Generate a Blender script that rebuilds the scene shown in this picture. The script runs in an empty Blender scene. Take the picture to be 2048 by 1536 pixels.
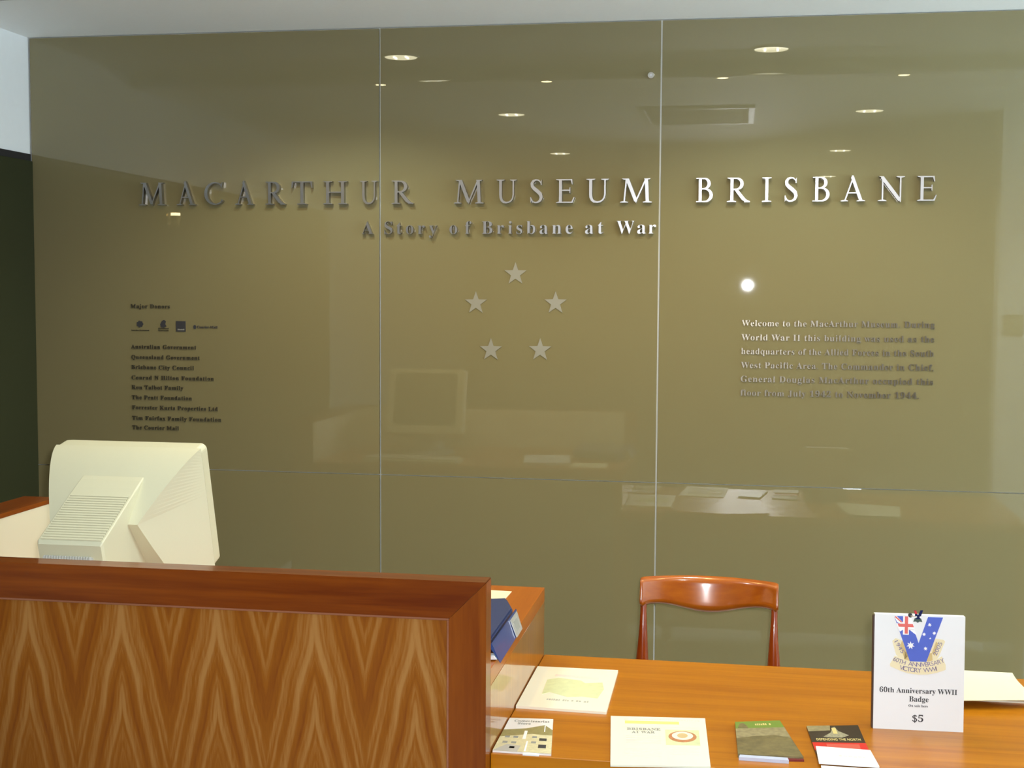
import bpy, bmesh, math, random
from mathutils import Vector, Matrix
random.seed(4)
PI = math.pi
S = bpy.context.scene
C = S.collection

# ------------------------------------------------------------------ camera
def cam_setup():
    f, yaw, pitch, roll = 2673.43, -.1689, .0697, -.0054
    fwd = Vector((math.sin(yaw)*math.cos(pitch), math.cos(yaw)*math.cos(pitch), -math.sin(pitch)))
    right = Vector((math.cos(yaw), -math.sin(yaw), 0))
    down = fwd.cross(right)
    r2 = math.cos(roll)*right + math.sin(roll)*down
    d2 = -math.sin(roll)*right + math.cos(roll)*down
    m = Matrix((r2, -d2, -fwd)).transposed().to_4x4()
    m.translation = (0, 0, 1.685)
    cd = bpy.data.cameras.new('camera'); co = bpy.data.objects.new('camera', cd); C.objects.link(co)
    co.matrix_world = m
    cd.sensor_width = 36; cd.lens = f/2048*36; cd.clip_start = .05; cd.clip_end = 60
    S.camera = co
    return fwd, r2, d2
FWD, RIGHT, DOWN = cam_setup()

# ------------------------------------------------------------------ world, lights, exposure
w = bpy.data.worlds.new('world'); S.world = w; w.use_nodes = True
w.node_tree.nodes['Background'].inputs[0].default_value = (.8, .9, 1, 1)
w.node_tree.nodes['Background'].inputs[1].default_value = .05
S.view_settings.view_transform = 'Standard'; S.view_settings.look = 'None'
S.view_settings.exposure = .05; S.view_settings.gamma = 1; S.view_settings.use_curve_mapping = False
S.cycles.use_denoising = True
S.cycles.max_bounces = 10; S.cycles.diffuse_bounces = 5; S.cycles.glossy_bounces = 6
S.cycles.sample_clamp_indirect = 6

FLASH_W, HALO_W, CFL_W = 275, 22.5, 27
FLASH_C, HALO_C, CFL_C = (.93, .96, 1), (1, .66, .22), (.80, .96, 1)

def spot(name, loc, direction, power, color, cone, blend, radius):
    l = bpy.data.lights.new(name, 'SPOT'); l.energy = power; l.color = color
    l.spot_size = math.radians(cone); l.spot_blend = blend; l.shadow_soft_size = radius
    o = bpy.data.objects.new(name, l); C.objects.link(o); o.location = loc
    o.rotation_euler = Vector(direction).to_track_quat('-Z', 'Y').to_euler()
    return o
# the photographer's flash, just beside and above the lens
fl = Vector((0, 0, 1.685)) + RIGHT*.045 - DOWN*.045
spot('camera_flash', fl, FWD, FLASH_W, FLASH_C, 75, .75, .026)

D = 4.5945            # distance of the glass wall from the lens
LOW, UP = 2.543, 2.5986   # the two ceiling levels
XL = -2.5876          # left wall
HALOS = [(-1.50, 3.70), (-.80, 3.695), (-.087, 3.69), (.618, 3.67)]
CFLS_UP = [(-1.33, 4.02), (.097, 3.997)]
CFLS_LOW = [(-1.116, 2.70), (.583, 2.62), (-1.127, .845), (.575, .823), (.616, -1.02)]
for x, y in HALOS:
    spot('wall_washer_beam', (x, y, LOW-.012), (0, .17, -1), HALO_W, HALO_C, 138, .75, .018)
for x, y in CFLS_LOW + CFLS_UP:
    spot('downlight_or_fill_beam', (x, y, (LOW if (x, y) in CFLS_LOW else UP)-.015), (0, 0, -1), CFL_W, CFL_C, 125, .5, .05)
spot('downlight_or_fill_beam', (2.15, 3.3, LOW-.015), (0, -.45, -1), 75, CFL_C, 110, .6, .05)  # fill beam without a fitting, added to brighten the return wall

# ------------------------------------------------------------------ materials
def mat(name, col, rough=.5, metal=0, coat=0, coat_rough=.05, spec=.5, emit=None, estr=0, noise=None):
    m = bpy.data.materials.new(name); m.use_nodes = True
    nt = m.node_tree; b = nt.nodes['Principled BSDF']
    b.inputs['Base Color'].default_value = (*col, 1); b.inputs['Roughness'].default_value = rough
    b.inputs['Metallic'].default_value = metal; b.inputs['Specular IOR Level'].default_value = spec
    b.inputs['Coat Weight'].default_value = coat; b.inputs['Coat Roughness'].default_value = coat_rough
    if emit: b.inputs['Emission Color'].default_value = (*emit, 1); b.inputs['Emission Strength'].default_value = estr
    if noise:
        sc, amt = noise
        n = nt.nodes.new('ShaderNodeTexNoise'); n.inputs['Scale'].default_value = sc; n.inputs['Detail'].default_value = 4
        tc = nt.nodes.new('ShaderNodeTexCoord'); nt.links.new(tc.outputs['Object'], n.inputs['Vector'])
        mx = nt.nodes.new('ShaderNodeMix'); mx.data_type = 'RGBA'
        mx.inputs['A'].default_value = (*[c*(1-amt) for c in col], 1); mx.inputs['B'].default_value = (*[min(1, c*(1+amt)) for c in col], 1)
        nt.links.new(n.outputs['Fac'], mx.inputs['Factor']); nt.links.new(mx.outputs['Result'], b.inputs['Base Color'])
    return m

def wood(name, dark, light, axis='X', rough=.35, coat=.6, coat_rough=.06, scale=1., contrast=1.):
    """long streaky grain along one axis"""
    m = mat(name, dark, rough, coat=coat, coat_rough=coat_rough, spec=.25)
    nt = m.node_tree; b = nt.nodes['Principled BSDF']
    tc = nt.nodes.new('ShaderNodeTexCoord'); mp = nt.nodes.new('ShaderNodeMapping')
    s = {'X': (1.2, 22, 22), 'Y': (22, 1.2, 22), 'Z': (22, 22, 1.2)}[axis]
    mp.inputs['Scale'].default_value = [v*scale for v in s]
    nt.links.new(tc.outputs['Object'], mp.inputs['Vector'])
    n = nt.nodes.new('ShaderNodeTexNoise'); n.inputs['Scale'].default_value = 1; n.inputs['Detail'].default_value = 5
    n.inputs['Roughness'].default_value = .6; n.inputs['Distortion'].default_value = .6
    nt.links.new(mp.outputs['Vector'], n.inputs['Vector'])
    mp2 = nt.nodes.new('ShaderNodeMapping'); mp2.inputs['Scale'].default_value = [v*scale*5 for v in s]
    nt.links.new(tc.outputs['Object'], mp2.inputs['Vector'])
    n2 = nt.nodes.new('ShaderNodeTexNoise'); n2.inputs['Scale'].default_value = 1; n2.inputs['Detail'].default_value = 3
    nt.links.new(mp2.outputs['Vector'], n2.inputs['Vector'])
    ad = nt.nodes.new('ShaderNodeMath'); ad.operation = 'MULTIPLY_ADD'; ad.inputs[1].default_value = .35
    nt.links.new(n2.outputs['Fac'], ad.inputs[0]); nt.links.new(n.outputs['Fac'], ad.inputs[2])
    r = nt.nodes.new('ShaderNodeValToRGB'); c = .67
    r.color_ramp.elements[0].position = c-.22/contrast; r.color_ramp.elements[0].color = (*dark, 1)
    r.color_ramp.elements[1].position = c+.2/contrast; r.color_ramp.elements[1].color = (*light, 1)
    nt.links.new(ad.outputs[0], r.inputs['Fac']); nt.links.new(r.outputs['Color'], b.inputs['Base Color'])
    return m

def veneer(name):
    """book-matched veneer leaves: the grain mirrors about every joint and slants away downwards"""
    m = mat(name, (.4, .18, .05), .38, coat=.12, coat_rough=.15, spec=.2)
    nt = m.node_tree; b = nt.nodes['Principled BSDF']; L = nt.links
    tc = nt.nodes.new('ShaderNodeTexCoord'); sp = nt.nodes.new('ShaderNodeSeparateXYZ'); L.new(tc.outputs['Object'], sp.inputs[0])
    def M(op, a, b_=None, c=None):
        k = nt.nodes.new('ShaderNodeMath'); k.operation = op
        for i, v in enumerate((a, b_, c)):
            if v is None: continue
            if isinstance(v, (int, float)): k.inputs[i].default_value = v
            else: L.new(v, k.inputs[i])
        return k.outputs[0]
    u = M('PINGPONG', M('ADD', sp.outputs['X'], 9.188), .107)       # distance from the nearest leaf joint
    wob = nt.nodes.new('ShaderNodeTexNoise'); wob.inputs['Scale'].default_value = 5; wob.inputs['Detail'].default_value = 1
    cb0 = nt.nodes.new('ShaderNodeCombineXYZ'); L.new(u, cb0.inputs[0]); L.new(sp.outputs['Z'], cb0.inputs[1]); L.new(cb0.outputs[0], wob.inputs['Vector'])
    slant = M('ADD', M('MULTIPLY_ADD', sp.outputs['Z'], .23, u), M('MULTIPLY', wob.outputs['Fac'], .026))
    cb = nt.nodes.new('ShaderNodeCombineXYZ'); L.new(M('MULTIPLY', slant, 52), cb.inputs[0]); L.new(M('MULTIPLY', sp.outputs['Z'], 1.5), cb.inputs[1])
    n = nt.nodes.new('ShaderNodeTexNoise'); n.inputs['Scale'].default_value = 1; n.inputs['Detail'].default_value = 3; n.inputs['Roughness'].default_value = .55
    L.new(cb.outputs[0], n.inputs['Vector'])
    f = nt.nodes.new('ShaderNodeTexNoise'); f.inputs['Scale'].default_value = 1; f.inputs['Detail'].default_value = 2
    cb2 = nt.nodes.new('ShaderNodeCombineXYZ'); L.new(M('MULTIPLY', sp.outputs['X'], 260), cb2.inputs[0]); L.new(M('MULTIPLY', sp.outputs['Z'], 18), cb2.inputs[1]); L.new(cb2.outputs[0], f.inputs['Vector'])
    t = M('MULTIPLY_ADD', f.outputs['Fac'], .22, n.outputs['Fac'])
    r = nt.nodes.new('ShaderNodeValToRGB'); e = r.color_ramp.elements
    e[0].position = .36; e[0].color = (.18, .042, .003, 1)
    e[1].position = .82; e[1].color = (.36, .165, .042, 1)
    k = e.new(.60); k.color = (.255, .080, .005, 1)
    L.new(t, r.inputs['Fac']); L.new(r.outputs['Color'], b.inputs['Base Color'])
    return m

M_ = {}
M_['paint_white'] = mat('white_ceiling_paint', (.90, .94, .96), .7, noise=(60, .02))
M_['wall_white'] = mat('white_wall_paint', (.84, .89, .92), .6, noise=(40, .02))
M_['wall_dark'] = mat('dark_brown_wall', (.13, .115, .10), .7)
M_['fill_daylight'] = mat('fill_light_pane', (1, 1, 1), .5, emit=(.78, .93, 1), estr=15)  # cool fill glow of the added window
M_['glass'] = mat('taupe_backpainted_glass', (.196, .170, .084), .02, spec=.75, noise=(1.2, .015))
M_['glass'].node_tree.nodes['Principled BSDF'].inputs['Roughness'].default_value = .012
M_['glass_dark'] = mat('dark_green_glass', (.034, .038, .018), .5, spec=.05)
M_['seal'] = mat('silicone_with_edge_glint', (.85, .88, .80), .35)  # sealant, lightened to carry the glint of the glass edges too
M_['shadowgap'] = mat('black_shadow_gap', (.012, .012, .014), .6)
M_['alu'] = mat('brushed_aluminium', (.44, .44, .45), .325, metal=1)
M_['frost'] = mat('frosted_star_film', (.25, .24, .185), .45, metal=.15)
M_['chrome'] = mat('chrome', (.85, .85, .85), .12, metal=1)
M_['carpet'] = mat('grey_carpet', (.62, .64, .64), .95, noise=(300, .3))
M_['frame_wood'] = wood('red_mahogany_frame', (.115, .018, .0005), (.23, .052, .002), 'X', .3, .35, .08)
M_['frame_wood_v'] = wood('red_mahogany_stile', (.15, .028, .001), (.25, .062, .003), 'Z', .3, .35, .08)
M_['frame_wood_y'] = wood('red_mahogany_wing', (.115, .018, .0005), (.23, .052, .002), 'Y', .3, .35, .08)
M_['bead'] = wood('pale_bead', (.24, .085, .04), (.32, .12, .06), 'X', .3, .6, .1)
M_['veneer'] = veneer('bookmatched_veneer')
M_['table_wood'] = wood('orange_cherry_top', (.35, .104, .001), (.48, .168, .002), 'X', .34, .28, .2)
M_['side_wood'] = wood('orange_cherry_side', (.26, .080, .006), (.38, .135, .012), 'Z', .3, 1, .05)
M_['counter_wood'] = wood('orange_cherry_counter', (.34, .08, .002), (.44, .12, .004), 'Y', .3, .3, .1)
M_['laminate'] = mat('cream_laminate', (.70, .65, .47), .35)
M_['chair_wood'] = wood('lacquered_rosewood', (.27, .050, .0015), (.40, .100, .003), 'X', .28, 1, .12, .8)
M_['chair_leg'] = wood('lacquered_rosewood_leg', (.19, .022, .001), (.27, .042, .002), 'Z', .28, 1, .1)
M_['seat_cloth'] = mat('dark_seat_leather', (.03, .02, .015), .5)
M_['beige'] = mat('beige_monitor_plastic', (.62, .60, .42), .42, noise=(400, .02))
M_['beige_flash_lit'] = mat('beige_plastic_flash_tint', (.58, .59, .55), .4, noise=(400, .02))  # same beige, with the flash's bluish light on rear faces put into the colour
M_['vent'] = mat('vent_gap_shade_plastic', (.30, .28, .19), .8)  # darker beige standing for the shade between the vent ribs
M_['screen'] = mat('dark_crt_glass', (.02, .025, .02), .08)
M_['key'] = mat('cream_keys', (.6, .58, .48), .5)
M_['paper'] = mat('white_paper', (.80, .81, .81), .6)
M_['cream_paper'] = mat('cream_paper', (.78, .74, .50), .6)
M_['newsprint'] = mat('warm_white_paper', (.80, .77, .62), .6)
M_['blue'] = mat('navy_blue_vinyl', (.010, .032, .135), .34, coat=.3, noise=(300, .25))
M_['blue2'] = mat('blue_vinyl_spine', (.022, .055, .20), .34, coat=.3, noise=(300, .2))
M_['silver_label'] = mat('silver_label', (.62, .62, .60), .3, metal=.5)
M_['ink'] = mat('black_ink', (.03, .03, .035), .6)
M_['ink_grey'] = mat('grey_ink', (.28, .28, .25), .7)
M_['pale_grey'] = mat('pale_grey_ink', (.68, .64, .56), .7)
M_['pale_dark'] = mat('faint_grey_ink', (.42, .42, .36), .7)
M_['pale_pink'] = mat('pale_pink_ink', (.76, .66, .58), .7)
M_['pale_green'] = mat('pale_green_ink', (.62, .66, .38), .7, noise=(60, .15))
M_['yellow'] = mat('yellow_ink', (.84, .74, .22), .6)
M_['navy'] = mat('blue_flag_ink', (.075, .125, .55), .5)
M_['redink'] = mat('red_flag_ink', (.75, .14, .12), .5)
M_['white_ink'] = mat('white_ink', (.9, .9, .9), .5)
M_['scroll'] = mat('pale_gold_scroll_ink', (.80, .71, .46), .6)
M_['scroll_dark'] = mat('gold_scroll_shade_ink', (.62, .47, .20), .6)
M_['scroll_text'] = mat('purple_grey_ink', (.22, .18, .30), .6)
M_['black_card'] = mat('black_card', (.025, .012, .008), .4, coat=.3)
M_['red'] = mat('red_print', (.62, .012, .01), .4, coat=.3)
M_['red_pale'] = mat('faded_red_print', (.62, .09, .06), .4, coat=.3)
M_['gold'] = mat('gold_print', (.68, .56, .22), .4)
M_['green'] = mat('green_print', (.17, .27, .035), .4, coat=.3)
M_['khaki'] = mat('khaki_photo_print', (.17, .135, .055), .4, coat=.3, noise=(60, .7))
M_['khaki_pale'] = mat('pale_khaki_photo_print', (.30, .25, .13), .4, coat=.3, noise=(90, .6))
M_['lilac_edge'] = mat('lilac_white_card', (.50, .54, .68), .5)
M_['sky_print'] = mat('white_sky_print', (.78, .76, .74), .5)
M_['olive_print'] = mat('olive_roof_print', (.30, .26, .10), .5, noise=(120, .3))
M_['stone_print'] = mat('stone_wall_print', (.66, .60, .36), .5, noise=(130, .25))
M_['board'] = mat('dark_backing_board', (.05, .022, .012), .5)
M_['plate'] = mat('beige_switch_plate', (.30, .27, .20), .5)
M_['glow_warm'] = mat('halogen_glow', (1, 1, 1), .5, emit=(1, .80, .42), estr=22)
M_['glow_cfl'] = mat('compact_tube_glow', (1, 1, 1), .5, emit=(.95, .97, .9), estr=16)
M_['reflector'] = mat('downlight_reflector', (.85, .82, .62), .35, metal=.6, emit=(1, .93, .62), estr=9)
M_['rim'] = mat('white_downlight_rim', (.9, .9, .9), .25, coat=1)
M_['lamp_cup'] = mat('wall_lamp_brass', (.5, .35, .12), .3, metal=1)
M_['grille'] = mat('white_air_grille', (.75, .76, .78), .4)

# ------------------------------------------------------------------ helpers
def link_mesh(name, bm, m, parent=None, smooth=False, mats=None):
    bmesh.ops.recalc_face_normals(bm, faces=bm.faces[:])
    me = bpy.data.meshes.new(name); bm.to_mesh(me); bm.free()
    for k in (mats or [m]): me.materials.append(k)
    if smooth:
        for p in me.polygons: p.use_smooth = True
    o = bpy.data.objects.new(name, me); C.objects.link(o)
    if parent: o.parent = parent
    return o
def thing(name, label, cat, loc=(0, 0, 0), rotz=0, group=None):
    o = bpy.data.objects.new(name, None); C.objects.link(o); o.empty_display_size = .05
    o.location = loc; o.rotation_euler = (0, 0, rotz); o['label'] = label; o['category'] = cat
    if group: o['group'] = group
    return o
def tag(o, label, cat, group=None):
    o['label'] = label; o['category'] = cat
    if group: o['group'] = group
    return o
def box(bm, x0, x1, y0, y1, z0, z1, bev=0, seg=2):
    vs = [bm.verts.new(p) for p in [(x0,y0,z0),(x1,y0,z0),(x1,y1,z0),(x0,y1,z0),(x0,y0,z1),(x1,y0,z1),(x1,y1,z1),(x0,y1,z1)]]
    fs = [bm.faces.new([vs[i] for i in f]) for f in [(3,2,1,0),(4,5,6,7),(0,1,5,4),(1,2,6,5),(2,3,7,6),(3,0,4,7)]]
    if bev:
        es = list({e for f in fs for e in f.edges})
        bmesh.ops.bevel(bm, geom=es, offset=bev, segments=seg, affect='EDGES', profile=.5)
def mkbox(name, m, parent, x0, x1, y0, y1, z0, z1, bev=0):
    bm = bmesh.new(); box(bm, x0, x1, y0, y1, z0, z1, bev); return link_mesh(name, bm, m, parent)
def prism(bm, pts, place, d0, d1):
    """pts: 2-D outline, place(u,v,d) -> 3-D point"""
    a = [bm.verts.new(place(u, v, d0)) for u, v in pts]; b = [bm.verts.new(place(u, v, d1)) for u, v in pts]
    bm.faces.new(a[::-1]); bm.faces.new(b)
    n = len(pts)
    for i in range(n): bm.faces.new([a[i], a[(i+1) % n], b[(i+1) % n], b[i]])
def hexa(bm, p):
    v = [bm.verts.new(q) for q in p]
    for f in [(3,2,1,0),(4,5,6,7),(0,1,5,4),(1,2,6,5),(2,3,7,6),(3,0,4,7)]: bm.faces.new([v[i] for i in f])
def struct(name, bm, m, parent=None, **k):
    o = link_mesh(name, bm, m, parent, **k)
    if not parent: o['kind'] = 'structure'
    return o
def cyl(bm, c, r, h, axis='Z', n=24, r2=None):
    r2 = r if r2 is None else r2
    def P(a, rr, d):
        u, v = rr*math.cos(a), rr*math.sin(a)
        return {'Z': (c[0]+u, c[1]+v, c[2]+d), 'Y': (c[0]+u, c[1]+d, c[2]+v), 'X': (c[0]+d, c[1]+u, c[2]+v)}[axis]
    A = [bm.verts.new(P(2*PI*i/n, r, 0)) for i in range(n)]; B = [bm.verts.new(P(2*PI*i/n, r2, h)) for i in range(n)]
    bm.faces.new(A[::-1]); bm.faces.new(B)
    for i in range(n): bm.faces.new([A[i], A[(i+1) % n], B[(i+1) % n], B[i]])

def serif(s):
    """swap plain letters for the bold serif alphabet"""
    r = ''
    for ch in s:
        if 'A' <= ch <= 'Z': r += chr(0x1D400+ord(ch)-65)
        elif 'a' <= ch <= 'z': r += chr(0x1D41A+ord(ch)-97)
        elif '0' <= ch <= '9': r += chr(0x1D7CE+ord(ch)-48)
        else: r += ch
    return r
def text_mesh(body, size=1, depth=.001, spacing=1, offset=0):
    c = bpy.data.curves.new('lettering', 'FONT'); c.body = body; c.size = size; c.extrude = depth/2
    c.space_character = spacing; c.offset = offset; c.resolution_u = 4
    o = bpy.data.objects.new('lettering', c); C.objects.link(o)
    dg = bpy.context.evaluated_depsgraph_get()
    me = bpy.data.meshes.new_from_object(o.evaluated_get(dg))
    bpy.data.objects.remove(o); bpy.data.curves.remove(c)
    me.materials.clear()
    return me
def text_part(name, body, m, parent, place, x0, x1, base, h=None, depth=.001, ser=True, spacing=1, capref='H'):
    """lettering laid out between x0 and x1 with its baseline at base; place(u,v,d) maps into the scene"""
    me = text_mesh(serif(body) if ser else body, 1, 1, spacing)
    if not me.vertices: return None
    xs = [v.co.x for v in me.vertices]; a, b = min(xs), max(xs)
    sx = (x1-x0)/(b-a)
    cap = .68
    sy = sx if h is None else h/cap
    for v in me.vertices:
        v.co = Vector(place(x0+(v.co.x-a)*sx, base+v.co.y*sy, (v.co.z+.5)*depth))
    me.materials.append(m)
    o = bpy.data.objects.new(name, me); C.objects.link(o)
    if parent: o.parent = parent
    return o
def flat(name, pts, m, parent, place, depth=.0004, d0=0):
    bm = bmesh.new(); prism(bm, pts, place, d0, d0+depth); return link_mesh(name, bm, m, parent)
def rect(x0, y0, x1, y1): return [(x0, y0), (x1, y0), (x1, y1), (x0, y1)]
def faint_words(m, t, g, x0, x1, y, h, seed=1):
    rnd = random.Random(seed); x = x0; bm = bmesh.new()
    while x < x1:
        w_ = h*rnd.uniform(.35, .8); hh = h*rnd.uniform(.65, 1)
        prism(bm, rect(x, y, min(x+w_, x1+.01), y+hh), g, 0, .0004); x += w_+h*(.25 if rnd.random() < .8 else .9)
    return link_mesh('text_line', bm, m, t)
def star(cx, cy, r, n=5, ratio=.40, rot=0):
    return [(cx+(r if i % 2 == 0 else r*ratio)*math.sin(PI*i/n+rot), cy+(r if i % 2 == 0 else r*ratio)*math.cos(PI*i/n+rot)) for i in range(2*n)]

# ------------------------------------------------------------------ room shell
XR, YF = 3.3, -3.4
bm = bmesh.new(); box(bm, XL-.1, XR+.1, YF-.1, D+.3, -.1, 0); struct('floor', bm, M_['carpet'])
bm = bmesh.new(); box(bm, XL-.1, XR+.1, 3.74, D+.3, UP, UP+.15)
box(bm, XL-.1, XR+.1, YF-.1, 3.74, LOW, UP+.15)
ceiling = struct('ceiling', bm, M_['paint_white'])
bm = bmesh.new(); box(bm, XL, XR, 3.737, 3.744, LOW-.003, LOW+.006, .002); struct('trim_1', bm, M_['chrome'])
bm = bmesh.new(); box(bm, XL-.12, XL, YF, D+.3, 0, 2.60); wl = struct('wall_left', bm, M_['wall_white'])
bm = bmesh.new(); box(bm, XR, XR+.12, YF, D+.3, 0, 2.60); struct('wall_right', bm, M_['wall_white'])
bm = bmesh.new(); box(bm, XL, XR, YF-.12, YF, 0, 2.60); struct('wall_front', bm, M_['wall_dark'])
bm = bmesh.new(); box(bm, 1.20, XR, 2.43, 2.55, 0, LOW); struct('wall_return', bm, M_['wall_white'])
bm = bmesh.new(); box(bm, XL, XR, D+.014, D+.2, 0, UP); wb = struct('wall_back', bm, M_['seal'])
# dark glass dado on the left wall with a shadow gap above it
bm = bmesh.new(); box(bm, XL, XL+.004, 1.0, D, 2.148, 2.176); link_mesh('shadow_gap', bm, M_['shadowgap'], wl)
mkbox('glass_panel', M_['glass_dark'], wl, XL, XL+.012, 1.0, D-.002, .10, 2.150, .001)
# back wall: large back-painted glass sheets, each its own part
ZJ = 1.685-.6582; G = .0027
cols = [(XL+.004, -1.2592), (-1.2592, -.2776), (-.2776, 1.052), (1.052, 2.38), (2.38, XR)]
for x0, x1 in cols:
    for z0, z1 in ((.10, ZJ), (ZJ, UP-.002)):
        g = .0014
        mkbox('glass_panel', M_['glass'], wb, x0+G, x1-G, D, D+.012, z0+g, z1-g, .0008)
bm = bmesh.new(); box(bm, XL+.02, XR, D-.004, D+.012, 0, .098, .002); struct('baseboard_back', bm, M_['shadowgap'])

# daylight window invented and added out of view at the right to brighten the ceiling
bm = bmesh.new(); box(bm, XR-.012, XR-.004, 2.80, 4.30, 1.40, 2.36); wn = struct('fill_window_1', bm, M_['fill_daylight'])
for y0, y1, z0, z1 in [(2.75, 2.80, 1.35, 2.41), (4.30, 4.35, 1.35, 2.41), (2.80, 4.30, 1.35, 1.40), (2.80, 4.30, 2.36, 2.41), (3.53, 3.57, 1.40, 2.36)]:
    mkbox('fill_window_frame', M_['wall_white'], wn, XR-.04, XR-.001, y0, y1, z0, z1, .003)

# ------------------------------------------------------------------ ceiling fittings
def ring(bm, x, y, z, r0, r1, h, n=40):
    prof = [(r0, 0), (r0*.5+r1*.5, -h), (r1, -h*.4), (r1, .002), (r0, .002)]
    rows = [[bm.verts.new((x+r*math.cos(2*PI*i/n), y+r*math.sin(2*PI*i/n), z+d)) for r, d in prof] for i in range(n)]
    for i in range(n):
        for j in range(len(prof)):
            bm.faces.new([rows[i][j], rows[i][(j+1) % 5], rows[(i+1) % n][(j+1) % 5], rows[(i+1) % n][j]])
def downlight(x, y, z, label, r, group):
    t = thing('downlight', label, 'ceiling light', (x, y, z), 0, group)
    bm = bmesh.new(); ring(bm, 0, 0, 0, r*.84, r, .006); link_mesh('rim', bm, M_['rim'], t, smooth=True)
    bm = bmesh.new(); cyl(bm, (0, 0, -.0035), r*.85, .003, n=40); link_mesh('reflector', bm, M_['reflector'], t)
    for k in (-.32, .32):
        bm = bmesh.new(); cyl(bm, (k*r, -.25*r, -.0045), r*.06, .5*r, 'Y', 12); link_mesh('lamp_tube', bm, M_['glow_cfl'], t, smooth=True)
    return t
for (x, y), l in zip(CFLS_UP, ['round recessed downlight in the upper ceiling strip near the first glass joint', 'round recessed downlight in the upper ceiling strip, the right one reflected in the glass']):
    downlight(x, y, UP, l, .074, 'downlights beside the glass wall')
names = ['round downlight in the lower ceiling over the counter end', 'round downlight in the lower ceiling over the right of the table',
         'round downlight mirrored faintly above the letters MUSEUM', 'round downlight mirrored above the middle of the word BRISBANE',
         'farthest and faintest round downlight, mirrored touching the word BRISBANE']
for (x, y), l in zip(CFLS_LOW, names): downlight(x, y, LOW, l, .074, 'downlights in the lower ceiling')
for (x, y), l in zip(HALOS, ['leftmost small halogen of the ceiling row washing the glass wall', 'second small halogen from the left washing the glass wall',
                             'third small halogen from the left washing the glass wall', 'rightmost small halogen of the ceiling row washing the glass wall']):
    t = thing('wall_washer', l, 'ceiling light', (x, y, LOW), 0, 'small halogens washing the glass wall')
    bm = bmesh.new(); ring(bm, 0, 0, 0, .022, .032, .004); link_mesh('rim', bm, M_['rim'], t, smooth=True)
    bm = bmesh.new(); cyl(bm, (0, 0, -.003), .021, .003, n=24); link_mesh('lens', bm, M_['glow_warm'], t)
t = thing('air_grille', 'white rectangular air conditioning grille in the lower ceiling', 'vent', (-.22, 2.56, LOW))
bm = bmesh.new()
for a in ((-.27, -.24, -.30, .30), (.24, .27, -.30, .30), (-.24, .24, .27, .30), (-.24, .24, -.30, -.27)): box(bm, a[0], a[1], a[2], a[3], -.012, -.001, .002)
gf = link_mesh('frame', bm, M_['grille'], t)
for i in range(14):
    bm = bmesh.new(); y = -.25+i*.0385; hexa(bm, [(-.24,y,-.010),(.24,y,-.010),(.24,y+.003,-.010),(-.24,y+.003,-.010),(-.24,y+.015,-.001),(.24,y+.015,-.001),(.24,y+.018,-.001),(-.24,y+.018,-.001)])
    link_mesh('slat', bm, M_['grille'], gf)
# wall lamp on the left wall and switch on the return wall: the glass mirrors both
t = thing('wall_lamp', 'small glowing brass wall lamp on the left wall, mirrored in the glass', 'lamp', (XL+.012, 3.44, 2.0))
bm = bmesh.new(); cyl(bm, (0, 0, 0), .03, .012, 'X', 20); link_mesh('backplate', bm, M_['lamp_cup'], t)
bm = bmesh.new(); cyl(bm, (.045, 0, -.03), .016, .045, 'Z', 16, .026); link_mesh('cup', bm, M_['lamp_cup'], t)
bm = bmesh.new(); cyl(bm, (.010, 0, -.004), .006, .036, 'X', 10); link_mesh('bracket', bm, M_['lamp_cup'], t)
bm = bmesh.new(); cyl(bm, (.045, 0, .012), .021, .016, 'Z', 16); link_mesh('bulb', bm, M_['glow_warm'], t)
t = thing('light_switch', 'beige square light switch on the white return wall', 'switch', (1.275, 2.55, 1.535))
mkbox('plate', M_['plate'], t, -.042, .042, 0, .008, -.05, .05, .002)
mkbox('rocker', M_['beige'], t, -.01, .01, .008, .012, -.016, .016, .001)

# ------------------------------------------------------------------ wall fixing
t = thing('glass_fixing', 'small round chrome glass fixing high up beside the right glass joint', 'fixing', (-.312, D, 2.413))
bm = bmesh.new(); cyl(bm, (0, -.010, 0), .0105, .010, 'Y', 24, .0135); link_mesh('cap', bm, M_['chrome'], t, smooth=False)
bm = bmesh.new(); cyl(bm, (0, -.013, 0), .0045, .004, 'Y', 6); link_mesh('socket', bm, M_['alu'], t)

# ------------------------------------------------------------------ wall lettering (raised roman capitals)
def stroke(pts, wds):
    """variable-width ribbon as a list of quads"""
    out = []
    P = [Vector(p) for p in pts]; n = len(P)
    def nrm(i):
        d = (P[min(i+1, n-1)]-P[max(i-1, 0)]).normalized(); return Vector((-d.y, d.x))
    Ls = [P[i]+nrm(i)*wds[i]/2 for i in range(n)]; Rs = [P[i]-nrm(i)*wds[i]/2 for i in range(n)]
    return [Ls[i].to_tuple() for i in range(n)] + [Rs[i].to_tuple() for i in range(n-1, -1, -1)]
def arc(cx, cy, rx, ry, a0, a1, w, n=20):
    pts, ws = [], []
    for i in range(n+1):
        a = math.radians(a0+(a1-a0)*i/n); pts.append((cx+rx*math.cos(a), cy+ry*math.sin(a))); ws.append(w(a))
    return stroke(pts, ws)
T_, t_, SR = .125, .052, .038
def ser(x, y, w, up=True, c=None):      # bracketed serif under/over a stem centred at x
    s = 1 if up else -1
    return [(x-w/2, y), (x+w/2, y), (x+w/2, y+s*SR*.7), (x+w*.18, y+s*SR*1.5), (x-w*.18, y+s*SR*1.5), (x-w/2, y+s*SR*.7)]
def stem(x, w=T_, y0=0, y1=1): return [(x-w/2, y0), (x+w/2, y0), (x+w/2, y1), (x-w/2, y1)]
def bar(x0, y0, x1, y1, w): return stroke([(x0, y0), (x1, y1)], [w, w])
wc = lambda a: t_+(T_*1.1-t_)*abs(math.cos(a))**1.4
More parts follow.
